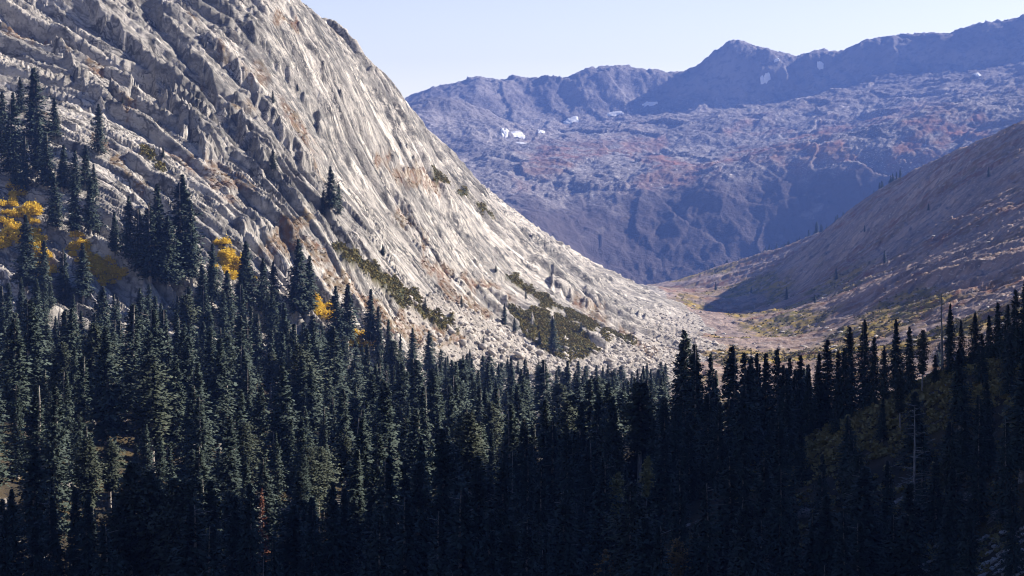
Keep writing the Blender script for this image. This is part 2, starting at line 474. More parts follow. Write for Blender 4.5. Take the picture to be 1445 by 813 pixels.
def floor_mat(name):
    n = NT(name)
    c = n.mix(n.noise(.08, 5, lo=.4, hi=.6), (.075, .06, .04), (.04, .038, .028))
    c = n.mix(n.noise(.05, 5, lo=.5, hi=.62), c, (.085, .065, .03))
    c = n.mix(n.noise(.11, 6, lo=.62, hi=.68), c, (.34, .32, .30))
    n.bump(n.noise(.8, 5, None, .7), .7, .6)
    return n.done(c)


def foliage_mat(name, c1, c2, c3, var=.5, thin=0):
    n = NT(name, .75, .2)
    oi = n.node('ShaderNodeObjectInfo')
    c = n.mix(n.attr('tint'), c1, c2)
    c = n.mix(n.mul(oi.outputs['Random'], var), c, c3)
    if thin:
        tr = n.node('ShaderNodeBsdfTranslucent'); ms = n.node('ShaderNodeMixShader'); ms.inputs[0].default_value = thin
        n.ln(c, tr.inputs[0]); n.ln(n.b.outputs[0], ms.inputs[1]); n.ln(tr.outputs[0], ms.inputs[2]); n.ln(ms.outputs[0], n.n['Material Output'].inputs[0])
    return n.done(c)


def bark_mat(name, a, b):
    n = NT(name)
    tc = n.node('ShaderNodeTexCoord').outputs['Object']
    c = n.mix(n.noise(1, 5, n.scale(tc, (6, 6, .8)), .6, .4, .6), a, b)
    n.bump(n.noise(1, 4, n.scale(tc, (8, 8, 1)), .6), .6, .08)
    return n.done(c)


def plain_mat(name, c1, c2, sc=.5):
    n = NT(name)
    c = n.mix(n.noise(sc, 5, lo=.38, hi=.62), c1, c2)
    n.bump(n.noise(sc * 3, 5, None, .7), .6, .3)
    return n.done(c)


M_granite = granite_mat('granite'); M_slope = slope_mat('valley_wall_ground'); M_far = far_mat('far_mountain_rock'); M_floor = floor_mat('forest_floor')
M_needle = foliage_mat('fir_needles', (.040, .060, .052), (.072, .098, .077), (.062, .088, .080))
M_needle2 = foliage_mat('pine_needles', (.044, .060, .045), (.084, .102, .070), (.074, .090, .064))
M_dead = foliage_mat('dead_needles', (.14, .05, .03), (.22, .09, .05), (.16, .07, .04), .3)
M_yellow = foliage_mat('gold_leaves', (.74, .52, .05), (.88, .68, .11), (.80, .58, .07), .5, .35)
M_olive = foliage_mat('olive_leaves', (.07, .065, .02), (.16, .13, .03), (.10, .10, .03))
M_green = foliage_mat('brush_leaves', (.12, .125, .045), (.30, .24, .065), (.20, .17, .055))
M_bark = bark_mat('grey_bark', (.26, .23, .21), (.44, .41, .38))
M_silver = bark_mat('silver_deadwood', (.20, .195, .19), (.36, .35, .34))
M_twig = bark_mat('twigs', (.10, .08, .06), (.2, .17, .14))
M_boulder = plain_mat('boulder_granite', (.52, .49, .45), (.34, .32, .30), .5)
M_snow = plain_mat('old_snow', (.85, .86, .88), (.72, .74, .78), .02)

# ------------------------------------------------------------------ near terrain grid
dense = np.arange(-.325, .3251, .00064)
ys = np.concatenate([np.array([-40, -15, 3, 20, 45, 75, 105]), 110 * (770 / 110) ** np.linspace(.0, 1, 150)[1:], 770 * (1500 / 770) ** np.linspace(0, 1, 800)[1:],
                     1500 * (2700 / 1500) ** np.linspace(0, 1, 430)[1:], 2700 * (4350 / 2700) ** np.linspace(0, 1, 230)[1:]])
off = np.array([6, 14, 26, 42, 62, 90, 125, 165, 215, 270, 335, 410, 500, 620, 760, 920])
yy = np.maximum(ys, 60)
xs_d = dense[None, :] * yy[:, None]
xl = xs_d[:, :1] - off[None, ::-1]; xr = xs_d[:, -1:] + off[None, :]
GX = np.concatenate([xl, xs_d, xr], 1); GY = np.repeat(ys[:, None], GX.shape[1], 1)
fld = near_fields(GX, GY)
GZ = fld['h']
nr, nc = GX.shape
ii = (np.arange(nr - 1)[:, None] * nc + np.arange(nc - 1)[None]).ravel()
QUADS = np.stack([ii, ii + 1, ii + nc + 1, ii + nc], 1)
VV = np.stack([GX.ravel(), GY.ravel(), GZ.ravel()], 1)
qc = lambda a: a.ravel()[QUADS[:, 0]]
is_forest = (qc(fld['forest']) > .5) | (qc(GY) < 690)
is_left = (qc(fld['left']) > .5) & ~is_forest
is_right = ~is_left & ~is_forest
# walls of the valley right of the floor
is_hill = is_right & (qc(fld['base']) > -60)
is_floor = is_right & ~is_hill
ATT = {k: fld[k].ravel() for k in ('veg', 'brush', 'talus', 'green', 'tone', 'stain_shade')}
ATT['joint'] = np.stack([fld['t'].ravel(), fld['s'].ravel(), GZ.ravel()], 1)
for nm, mask, mat, lab in (('granite_mountain', is_left, M_granite, 'pale jointed granite mountainside sloping down from the upper left'),
                           ('forest_ground', is_forest, M_floor, 'brown ground under the conifer forest'),
                           ('hillside', is_hill, M_slope, 'brown grassy valley side in raking light on the right'),
                           ('valley_floor', is_floor, M_slope, 'flat rocky meadow floor of the valley')):
    q = QUADS[mask]
    u, inv = np.unique(q, return_inverse=True)
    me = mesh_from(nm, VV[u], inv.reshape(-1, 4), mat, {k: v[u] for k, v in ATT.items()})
    tag(link(nm, me), lab, 'terrain', kind='structure')


# height lookup for things standing on the ground
def grid_height(x, y, X, Yv, Z):
    """bilinear read of a terrain grid whose rows lie at constant y"""
    x = np.atleast_1d(np.asarray(x, float)); y = np.atleast_1d(np.asarray(y, float))
    r = np.clip(np.searchsorted(Yv, y) - 1, 0, len(Yv) - 2); f = np.clip((y - Yv[r]) / (Yv[r + 1] - Yv[r]), 0, 1)
    out = np.zeros(len(x))
    for k in range(len(x)):
        a = np.interp(x[k], X[r[k]], Z[r[k]]); b = np.interp(x[k], X[r[k] + 1], Z[r[k] + 1])
        out[k] = a * (1 - f[k]) + b * f[k]
    return out


def ground(x, y): return grid_height(x, y, GX, ys, GZ)


# ------------------------------------------------------------------ far mountains
def far_fields(x, y):
    h = tps_far(x, y)
    px, py = proj(x, y, h)
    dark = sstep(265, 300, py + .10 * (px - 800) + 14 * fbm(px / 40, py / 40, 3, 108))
    hd = h + 16 * fbm(x / 520, y / 420, 3, 101) + 11 * ridged(x / 300, y / 300, 5, 102) - 11
    a = math.radians(-60); t = -x * math.sin(a) + y * math.cos(a); s = x * math.cos(a) + y * math.sin(a)
    hd += facets(t / 150 + .3 * perlin(x / 200, y / 200, 3), s / 260, 103) * 12 + facets(t / 60, s / 90, 104) * 5 + facets(x / 24, y / 24, 105) * 3.6 * (1 - .5 * dark) + facets(x / 11, y / 13, 106) * 3.0 * (1 - .5 * dark)
    band = sstep(70, 0, np.abs(py - (245 - .09 * (px - 700)))) * sstep(640, 800, px)
    veg = band * sstep(-.1, .35, fbm(x / 260, y / 700, 4, 107) + .2 * sstep(900, 1150, px))
    pale = sstep(130, 180, py + .05 * (px - 800)) * (1 - .6 * dark)
    head = sstep(40, 10, np.abs(y - np.interp(px, [600, 1035, 1445], [7450, 7290, 6720])) / 6)
    hd += (.45 * dark + head) * 7 * ridged((x + .12 * y) / 130 + .4 * perlin(x / 200, y / 200, 110), y / 900, 4, 111)
    top = sstep(60, 0, np.abs(y - np.interp(px, [560, 1035, 1445], [7600, 7400, 6800])))
    hd += top * (9 * ridged(x / 75, y / 200, 3, 112) - 5)
    return dict(h=hd, px=px, py=py, veg=veg, dark=dark, pale=pale)


ud = np.arange(-.16, .36, .00075)
yf = np.concatenate([np.linspace(4300, 5400, 200), np.linspace(5400, 8000, 380)[1:], np.linspace(8000, 9200, 24)[1:]])
FX = ud[None] * yf[:, None]; FY = np.repeat(yf[:, None], len(ud), 1)
ff = far_fields(FX, FY)
nr2, nc2 = FX.shape
ii = (np.arange(nr2 - 1)[:, None] * nc2 + np.arange(nc2 - 1)[None]).ravel()
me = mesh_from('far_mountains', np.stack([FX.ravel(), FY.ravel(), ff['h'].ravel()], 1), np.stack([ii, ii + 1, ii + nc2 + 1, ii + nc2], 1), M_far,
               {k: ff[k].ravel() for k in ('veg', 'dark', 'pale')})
tag(link('far_mountains', me), 'hazy blue mountain range closing the head of the valley', 'mountains', kind='structure')


def far_ground(x, y):
    sh = np.shape(x)
    return grid_height(np.ravel(x), np.ravel(y), FX, yf, ff['h']).reshape(sh)


def march(px, py, hf, d0, d1, n=700):
    """first hit of a line of sight with the terrain: a world point"""
    d = d0 * (d1 / d0) ** np.linspace(0, 1, n)
    h = hf((px - CX) / F * d, d)
    below = h > (HY - py) / F * d
    k = int(np.argmax(below)) if below.any() else n - 1
    return (px - CX) / F * d[k], d[k], h[k]


# snow patches lying on the far mountains
SNOW = [(1080, 113, 7, 6, 'largest white snow patch, just below the main rounded summit'), (1096, 87, 4, 2, 'tiny snow patch high on the ridge right of the rounded summit'),
        (1158, 95, 5, 4, 'small snow patch under the saddle in the right ridge'), (806, 171, 11, 4, 'pale oval snow patch below the middle of the far crest'),
        (868, 162, 13, 3, 'long thin bluish snow streak in shade right of the oval patch'), (917, 147, 11, 3, 'narrow bluish snow streak highest of the middle ones'),
        (713, 187, 6, 4, 'leftmost bright snow patch on the rocky bench'), (731, 191, 10, 4, 'broad bright snow patch beside the leftmost one on the bench'),
        (764, 186, 5, 2.5, 'small bright snow spot right of the broad bench patch'), (739, 203, 12, 2, 'thin curved snow strip lying lowest on the bench'),
        (1379, 105, 4, 2, 'tiny snow speck at far right under the high ridge')]
for px, py, rw, rh, lab in SNOW:
    wx, wy, wz = march(px, py, far_ground, 5200, 8200)
    sc = wy / F
    k = 26
    g = np.linspace(-1, 1, k); A, B = np.meshgrid(g, g)
    bx = wx + A * rw * sc
    e = 70.0
    hs = far_ground(np.array([wx, wx]), np.array([wy - e, wy + e])); slope = (hs[1] - hs[0]) / (2 * e) - wz / wy
    by = wy + B * min(rh * sc / max(abs(slope), .16), 60)
    r = A * A + B * B + .95 * fbm(bx / (rw * sc * .7), by / (rh * sc * 2), 3, int(px))
    hz = far_ground(bx, by)
    fit = np.c_[np.ones(k * k), A.ravel(), B.ravel()]; cf = np.linalg.lstsq(fit, hz.ravel(), rcond=None)[0]
    bz = .75 * (fit @ cf).reshape(k, k) + .25 * hz + np.clip(5 * (.9 - r), -4, 3) + 1.5
    q0 = (np.arange(k - 1)[:, None] * k + np.arange(k - 1)[None]).ravel()
    Q = np.stack([q0, q0 + 1, q0 + k + 1, q0 + k], 1)
    keep = (r.ravel()[Q] < 1.0).any(1)
    Q = Q[keep]; u, inv = np.unique(Q, return_inverse=True)
    V = np.stack([bx.ravel(), by.ravel(), bz.ravel()], 1)[u]
    c = np.array([wx, wy, wz])
    o = link('snow_patch', mesh_from('snow_patch', V - c, inv.reshape(-1, 4), M_snow, smooth=True)); o.location = c
    tag(o, lab, 'snow patch', 'snow patches on the far mountains')


# ------------------------------------------------------------------ tree prototypes
def crown_arrays(seed, H, R, base, nb, K, style, spray=.55):
    r = np.random.default_rng(seed)
    u = np.sort(r.random(nb)) if style != 'pine' else np.sort(r.random(nb) ** .9)
    hz = H * (base + (1 - base) * u)
    if style == 'spire':
        prof = (1 - u) ** .85 * .9 + .06
        prof *= .78 + .35 * np.abs(np.sin(u * 21 + seed))
    elif style == 'column':
        prof = np.minimum(1, (1 - u) * 1.35 + .035) * (.6 + .4 * np.minimum(1, u * 5))
        prof *= .72 + .4 * np.abs(np.sin(u * 15 + seed))
    else:
        prof = np.minimum(1, (1 - u) * 2.2 + .22) * (.35 + .65 * np.minimum(1, u * 2.2))
        prof *= .55 + .6 * np.abs(np.sin(u * 12 + seed * 1.7))
    az = r.random(nb) * 2 * np.pi
    # lopsided crown: some sides grow more
    lop = 1 + .28 * np.sin(az + r.random() * 6) + .22 * np.sin(2 * az + u * 9 + r.random() * 6)
    L = R * prof * lop * (.55 + .6 * r.random(nb))
    rise = np.where(u > .75, .35, -.28 + .35 * u) + .18 * r.standard_normal(nb)
    if style == 'pine': rise = .12 + .25 * r.standard_normal(nb)
    k = (np.arange(K)[None] + r.random((nb, K))) / K * .92 + .1
    dirx, diry = np.cos(az)[:, None], np.sin(az)[:, None]
    rr = L[:, None] * k
    px = rr * dirx; py = rr * diry
    pz = hz[:, None] + rr * rise[:, None] - .10 * rr * k + 0 * px
    s = spray * (.65 + .6 * r.random((nb, K))) * (.42 + .58 * np.sqrt(1 - u[:, None])) * (1.1 - .35 * k)
    px += .25 * s * r.standard_normal((nb, K)); py += .25 * s * r.standard_normal((nb, K)); pz += .35 * s * r.standard_normal((nb, K))
    tw = r.standard_normal((nb, K)) * .75
    ox, oy = np.cos(az[:, None] + tw), np.sin(az[:, None] + tw)
    sx, sy = -oy, ox
    dz = rise[:, None] - .25 + .35 * r.standard_normal((nb, K))
    roll = r.standard_normal((nb, K)) * .7
    p0 = np.stack([px + ox * s * 1.1, py + oy * s * 1.1, pz + dz * s], -1)
    p1 = np.stack([px + sx * s * .55, py + sy * s * .55, pz + roll * s * .5], -1)
    p2 = np.stack([px - ox * s * .7, py - oy * s * .7, pz - dz * s * .3], -1)
    p3 = np.stack([px - sx * s * .55, py - sy * s * .55, pz - roll * s * .5], -1)
    V = np.stack([p0, p1, p2, p3], 2).reshape(-1, 3)
    n = nb * K
    Q = np.arange(n * 4).reshape(-1, 4)
    tint = np.clip(.5 + .16 * np.repeat(r.standard_normal(nb), K) + .08 * r.standard_normal(n), 0, 1)
    # wind every spray outward and let it shade like the crown's rounded surface
    cen = V.reshape(-1, 4, 3).mean(1)
    out = np.stack([cen[:, 0], cen[:, 1], np.full(n, .35) * R], 1); out /= np.linalg.norm(out, axis=1)[:, None]
    fn = np.cross(V[0::4] - V[2::4], V[1::4] - V[3::4]); fn /= np.linalg.norm(fn, axis=1)[:, None] + 1e-9
    fl = (fn * out).sum(1) < 0
    Q[fl] = Q[fl][:, ::-1]; fn[fl] *= -1
    N = .55 * fn + .75 * out; N /= np.linalg.norm(N, axis=1)[:, None]
    return V, Q, np.repeat(tint, 4), np.repeat(N, 4, 0)


def trunk_arrays(seed, H, r0, bend=.3, stubs=0, top=1.0):
    r = np.random.default_rng(seed)
    n, m = 9, 7
    b = r.standard_normal(2) * bend
    V = []; Q = []
    for k in range(n):
        f = k / (n - 1) * top
        rad = r0 * (1 - f) ** .8 + .035 + (.35 * r0 if k == 0 else 0)
        c = b * np.sin(f * 2.4) * f
        for a in range(m):
            t = a / m * 2 * np.pi
            V.append((c[0] + rad * math.cos(t), c[1] + rad * math.sin(t), f * H - (1.2 if k == 0 else 0)))
    for k in range(n - 1):
        for a in range(m):
            Q.append((k * m + a, k * m + (a + 1) % m, (k + 1) * m + (a + 1) % m, (k + 1) * m + a))
    for s in range(stubs):
        h = H * (.2 + .78 * r.random()); az = r.random() * 6.28; L = (H - h) * .10 + .5 + r.random() * 1.1
        c = b * np.sin(h / H * 2.4) * (h / H)
        d = np.array([math.cos(az), math.sin(az), -.15 + .5 * r.random()]); sd = np.array([-math.sin(az), math.cos(az), 0]); up = np.array([0, 0, 1.])
        o = np.array([c[0], c[1], h]); w = .055
        i0 = len(V)
        for p, ww in ((o, w), (o + d * L, w * .4)):
            for e in (sd, up, -sd, -up): V.append(tuple(p + e * ww))
        for a in range(4): Q.append((i0 + a, i0 + (a + 1) % 4, i0 + 4 + (a + 1) % 4, i0 + 4 + a))
    return np.array(V), np.array(Q)


PROTO_H = 24.0
STY = []   # name, kind word, crown mesh, trunk mesh, low arrays
SPEC = [('fir', 'spire', 4.6, .05), ('fir', 'spire', 3.7, .08), ('fir', 'spire', 5.2, .04), ('fir', 'column', 3.3, .12), ('fir', 'column', 3.5, .18), ('fir', 'column', 2.8, .10),
        ('pine', 'pine', 3.8, .32), ('pine', 'pine', 3.4, .44), ('pine', 'pine', 4.2, .22), ('fir', 'column', 4.0, .08)]
for i, (kd, sty, R, bs) in enumerate(SPEC):
    V, Q, t, N = crown_arrays(100 + i, PROTO_H, R, bs, 520, 8, sty, .56)
    hi = mesh_from('crown', V, Q, M_needle if kd == 'fir' else M_needle2, {'tint': t}, normals=N)
    V2, Q2, t2, N2 = crown_arrays(100 + i, PROTO_H, R, bs, 420, 7, sty, .60)
    TV, TQ = trunk_arrays(300 + i, PROTO_H, .34, .35, 6)
    tr = mesh_from('trunk', TV, TQ, M_bark, smooth=True)
    # crowns of the nearest trees get finer sprays
    V3, Q3, t3, N3 = crown_arrays(500 + i, PROTO_H, R, bs, 760, 9, sty, .43)
    fine = mesh_from('crown', V3, Q3, M_needle if kd == 'fir' else M_needle2, {'tint': t3}, normals=N3)
    STY.append(dict(kind=kd, style=sty, hi=hi, fine=fine, trunk=tr, low=(V2, Q2, t2, N2), tlow=(TV, TQ), R=R, base=bs))
V, Q, t, N = crown_arrays(77, PROTO_H, 3.2, .12, 220, 5, 'column', .5)
DEADC = mesh_from('crown', V, Q, M_dead, {'tint': t}, normals=N)
TV, TQ = trunk_arrays(78, PROTO_H, .36, .2, 60); DEADT = mesh_from('trunk', TV, TQ, M_bark, smooth=True)
TV, TQ = trunk_arrays(79, PROTO_H, .30, .6, 70, .97); SNAGT = mesh_from('trunk', TV, TQ, M_silver, smooth=True)

# ------------------------------------------------------------------ where trees stand
trees = []   # dict(x,y,z,h,sty,w)


def add_tree(px, top, d, sty=None, base_py=None, w=1.0, kind='c'):
    x = (px - CX) / F * d
    z = float(ground(x, d)[0])
    h = (HY - top) / F * d - z
    if h < 3: h = 3.0
    trees.append(dict(x=x, y=d, z=z, h=h, sty=random.randrange(len(SPEC)) if sty is None else sty, w=w, kind=kind, manual=True))


def add_on_face(px, top, base, sty=None, w=1.25):
    """tree whose foot is seen: follow the sight line to the slope"""
    x, y, z = march(px, base, ground, 700, 2500, 500)
    h = (base - top) / F * y
    trees.append(dict(x=x, y=y, z=z, h=h, sty=random.choice([0, 1, 2, 3, 9]) if sty is None else sty, w=w, kind='c', manual=True))


FACE = [(28, 110, 163, 9), (48, 100, 200, 0), (3, 130, 225, 3), (15, 133, 250, 9), (78, 140, 195, 0), (140, 152, 222, 0), (53, 165, 250, 3), (66, 190, 268, 9), (88, 205, 272, 3),
        (105, 212, 275, 9), (120, 205, 262, 0), (132, 232, 285, 3), (33, 200, 280, 9), (20, 215, 275, 3), (173, 146, 156, 9), (259, 247, 300, 3), (467, 240, 302, 9), (478, 262, 305, 0), (456, 270, 305, 0),
        (78, 250, 330, 9), (106, 248, 335, 3), (128, 255, 335, 9), (38, 305, 418, 3), (60, 340, 425, 4), (181, 280, 372, 9), (161, 303, 365, 3), (198, 300, 390, 9), (222, 265, 400, 4), (212, 290, 400, 9),
        (256, 250, 395, 9), (270, 290, 410, 3), (238, 310, 410, 9), (118, 343, 428, 3), (90, 353, 430, 5), (349, 343, 445, 4), (341, 356, 440, 3), (369, 370, 450, 9), (387, 370, 455, 9), (418, 351, 460, 9),
        (435, 363, 450, 3), (299, 363, 450, 3), (285, 375, 460, 9), (320, 385, 470, 4), (475, 405, 490, 9), (490, 408, 500, 4), (523, 423, 505, 3), (535, 443, 515, 1), (548, 453, 520, 1),
        (565, 476, 520, 5), (583, 466, 525, 3), (605, 471, 528, 9), (712, 430, 462, 5), (726, 450, 472, 3), (781, 450, 502, 9), (761, 468, 490, 3), (651, 418, 434, 2), (663, 498, 530, 5),
        (385, 130, 150, 9), (230, 210, 228, 3), (385, 220, 250, 9), (682, 476, 490, 0), (742, 412, 424, 0), (540, 345, 362, 3), (420, 128, 138, 0), (600, 425, 440, 0), (820, 455, 470, 0), (700, 385, 395, 0)]
for px, top, base, st in FACE: add_on_face(px, top, base, st)

RIM = [(970, 466, 560, 2), (981, 486, 545, 9), (957, 484, 600, 9), (1003, 500, 620, 1), (1032, 489, 500, 9), (1050, 499, 520, 1), (1060, 505, 500, 0), (1068, 500, 530, 1), (1082, 498, 480, 9), (1097, 493, 490, 0), (1114, 506, 600, 4),
       (1126, 502, 480, 0), (1141, 515, 500, 1), (1155, 498, 450, 9), (1169, 479, 450, 0), (1182, 494, 440, 1), (1199, 461, 455, 2), (1190, 490, 440, 0), (1218, 451, 470, 9), (1232, 475, 440, 0), (1247, 488, 430, 4), (1264, 450, 520, 4),
       (1284, 461, 430, 1), (1301, 465, 420, 6), (1339, 428, 430, 5), (1356, 453, 430, 1), (1376, 441, 430, 9), (1396, 444, 420, 9), (1408, 428, 420, 1), (1421, 429, 410, 9), (1433, 408, 400, 0), (1446, 398, 400, 2),
       (1320, 500, 420, 0), (1385, 470, 400, 1), (1345, 520, 400, 1), (1270, 520, 400, 6), (1425, 470, 380, 0), (1440, 520, 370, 9), (1392, 530, 370, 0), (1202, 574, 430, 3), (1245, 560, 400, 1), (1180, 560, 420, 9)]
for px, top, d, st in RIM: add_tree(px, top, d, st)
FRONT = [(52, 629, 345, 2), (20, 690, 330, 9), (80, 700, 335, 9), (104, 688, 335, 9), (124, 698, 330, 0), (163, 715, 330, 7), (183, 652, 335, 7), (218, 664, 335, 7), (247, 674, 330, 6), (270, 676, 330, 6), (304, 678, 335, 2), (330, 700, 330, 0),
         (351, 681, 325, 0), (385, 758, 320, 1), (440, 701, 340, 0), (475, 680, 340, 1), (487, 690, 345, 9), (624, 604, 350, 2), (547, 644, 345, 9), (592, 651, 340, 0), (671, 644, 345, 2), (710, 637, 350, 2), (650, 690, 330, 9), (575, 700, 325, 9), (841, 553, 470, 2), (819, 567, 460, 0), (772, 563, 470, 0),
         (722, 570, 480, 1), (740, 590, 440, 2), (890, 681, 320, 8), (800, 600, 420, 2), (860, 610, 410, 2), (920, 590, 430, 9), (955, 570, 450, 0), (940, 560, 460, 2), (1000, 580, 430, 0), (1040, 570, 430, 2), (1090, 590, 410, 9), (1130, 600, 400, 0),
         (1000, 680, 330, 9), (1050, 640, 360, 0), (760, 660, 360, 0), (800, 690, 340, 2), (850, 650, 370, 9), (960, 650, 370, 0), (1100, 660, 350, 9), (1160, 640, 360, 0), (1210, 640, 350, 6), (1250, 650, 330, 9), (1300, 600, 340, 0), (1340, 620, 330, 7),
         (1380, 600, 330, 0), (1420, 590, 320, 9), (1365, 700, 290, 9), (1430, 680, 290, 2), (1190, 720, 310, 0), (1120, 730, 310, 2), (1060, 730, 310, 0), (930, 740, 300, 9), (740, 730, 310, 2), (690, 720, 320, 0), (620, 720, 310, 9), (535, 730, 310, 0),
         (5, 720, 310, 9), (150, 740, 310, 9), (300, 740, 300, 9)]
for px, top, d, st in FRONT: add_tree(px, top, d, st)
add_tree(368, 688, 410, kind='dead'); add_tree(725, 676, 420, kind='snag'); add_tree(1330, 410, 440, kind='snag'); add_tree(1288, 566, 330, kind='snag')
for px, top, d in ((163, 450, 670), (107, 424, 715), (257, 446, 690), (330, 470, 640), (546, 520, 640), (60, 520, 560)): add_tree(px, top, d, kind='snag', w=.8)

CLEARING = [(1120, 640), (1200, 585), (1260, 550), (1445, 480), (1445, 560), (1320, 610), (1230, 660), (1150, 680)]   # open grass on the shaded hill
# random fill on a jittered plan grid
SP = 12.3
gx, gy = np.meshgrid(np.arange(-330, 330, SP), np.arange(300, 1150, SP))
gx = gx + SP * .75 * (rng.random(gx.shape) - .5); gy = gy + SP * .75 * (rng.random(gx.shape) - .5)
gx, gy = gx.ravel(), gy.ravel()
m = np.abs(gx / gy) < .305
gx, gy = gx[m], gy[m]
gz = ground(gx, gy); bpx, bpy_ = proj(gx, gy, gz)
base_lim = np.interp(bpx, [0, 150, 300, 430, 520, 640, 760, 900, 1000, 1100, 1200, 1300, 1445], [440, 438, 452, 475, 508, 530, 540, 540, 545, 555, 545, 520, 470])
top_lim = np.interp(bpx, [0, 100, 200, 250, 330, 430, 480, 600, 720, 900, 950, 1000, 1130, 1200, 1300, 1445], [383, 392, 378, 358, 390, 402, 456, 488, 505, 512, 500, 512, 515, 500, 490, 440])
hh = np.where(rng.random(len(gx)) < .22, rng.uniform(8, 15, len(gx)), np.where(rng.random(len(gx)) < .08, rng.uniform(31, 38, len(gx)), rng.normal(24, 5, len(gx)))).clip(8, 38)
mx = np.array([t['x'] for t in trees]); my = np.array([t['y'] for t in trees])
openhill = (bpx > 1120) & (bpy_ > 500)
for k in range(len(gx)):
    if bpy_[k] < base_lim[k] + rng.normal(0, 9): continue
    if openhill[k] and (rng.random() < .12 or inpoly(bpx[k:k + 1], bpy_[k:k + 1], CLEARING)[0]): continue
    if gy[k] < 400 and rng.random() < .35: continue
    if np.min((mx - gx[k]) ** 2 + (my - gy[k]) ** 2) < 14: continue
    tl = top_lim[k] + abs(rng.normal(0, 14)) + (rng.random() < .4) * 35 * rng.random()
    hmax = (HY - tl) / F * gy[k] - gz[k]
    h = min(hh[k], hmax)
    if gy[k] < 400: h = min(h, (HY - (690 + 40 * rng.random())) / F * gy[k] - gz[k])
    if h < 6: continue
    trees.append(dict(x=gx[k], y=gy[k], z=gz[k], h=h, sty=int(rng.choice([0, 1, 1, 2, 3, 4, 5, 5, 1, 7, 8, 9, 0])), w=1.0, kind='c', manual=False))

# more trees among the open ground of the shaded right hill
for k in range(70):
    y = rng.uniform(300, 470); px = rng.uniform(1010, 1450); x = (px - CX) / F * y; z = float(ground(x, y)[0]); bp = HY - F * z / y
    if bp > 1000 or inpoly(np.array([px]), np.array([bp]), CLEARING)[0] or np.min((mx - x) ** 2 + (my - y) ** 2) < 12: continue
    tl = np.interp(px, [1000, 1200, 1445], [530, 510, 470]) + 60 * rng.random()
    h = min(rng.uniform(9, 24), (HY - tl) / F * y - z)
    if h > 6: trees.append(dict(x=x, y=y, z=z, h=h, sty=int(rng.choice([0, 1, 2, 0, 3, 9])), w=1.1, kind='c', manual=False))

# visible size of every tree, nearest first, in a coarse id picture
S = 1024 / W0
idb = np.full((576, 1024), -1, np.int32)
order = sorted(range(len(trees)), key=lambda k: trees[k]['y'])
for k in order:
    t = trees[k]; sp = SPEC[t['sty']]
    t['rot'] = random.random() * 6.283; t['sw'] = t['w'] * random.uniform(.9, 1.3) * (1.0 if t['manual'] else 1.25) * (1 if t['h'] > 14 else 1.15)
    bx, by = proj(t['x'], t['y'], t['z']); _, ty = proj(t['x'], t['y'], t['z'] + t['h'])
    bx, by, ty = float(bx) * S, float(by) * S, float(ty) * S
    hw = sp[2] * .75 * t['sw'] * t['h'] / PROTO_H * F / t['y'] * S
    t['px'], t['top'], t['base_py'] = bx / S, ty / S, by / S
    vis = 0
    cb = by - (by - ty) * sp[3]
    for r in range(max(0, int(ty)), min(576, int(cb) + 1)):
        u = (r - ty) / max(cb - ty, 1)
        ww = hw * (min(1, u * 1.1 + .1) if sp[1] == 'spire' else min(1, u * 3 + .12))
        a, b = max(0, int(round(bx - ww))), min(1024, int(round(bx + ww)) + 1)
        if b <= a: continue
        row = idb[r, a:b]; free = row < 0
        vis += int(free.sum()); row[free] = k
    t['vis'] = vis
cand = [t for t in trees if t['vis'] > 0 or t['y'] < 330]
special = [t for t in cand if t['kind'] != 'c']
plain = sorted([t for t in cand if t['kind'] == 'c'], key=lambda t: -t['vis'])
single, mass = plain[:296], plain[296:]
print('TREES', len(trees), 'visible', len(plain), 'mass', len(mass), 'min single vis', single[-1]['vis'])

# ------------------------------------------------------------------ labels of the trees
LAND = [('the yellow shrubs at the left edge', 25, 330), ('the central golden shrub patch', 135, 385), ('the golden strip beside the slabs', 320, 375), ('the ledge fir clump', 467, 275), ('the green brush strip', 560, 420),
        ('the boulder pile', 700, 490), ('the olive brush field', 780, 470), ('the reddish dead fir', 368, 690), ('the white snag', 725, 690), ('the valley meadow', 1080, 470), ('the bleached spike-top snag', 1332, 420),
        ('the shaded olive clearing', 1230, 580), ('the steep upper-left granite', 60, 130), ('the grey rubble at bottom right', 1280, 790), ('the bare pale trunks', 190, 720), ('the low golden bushes', 490, 480),
        ('the broad front fir', 624, 620), ('the pale leaning bush', 862, 675), ('the front spire', 52, 640), ('the gravel fan', 1000, 490)]
ORD = ['', 'second ', 'third ', 'fourth ', 'fifth ', 'sixth ', 'seventh ', 'eighth ', 'ninth ', 'tenth ', 'eleventh ', 'twelfth ', 'thirteenth ', 'fourteenth ']


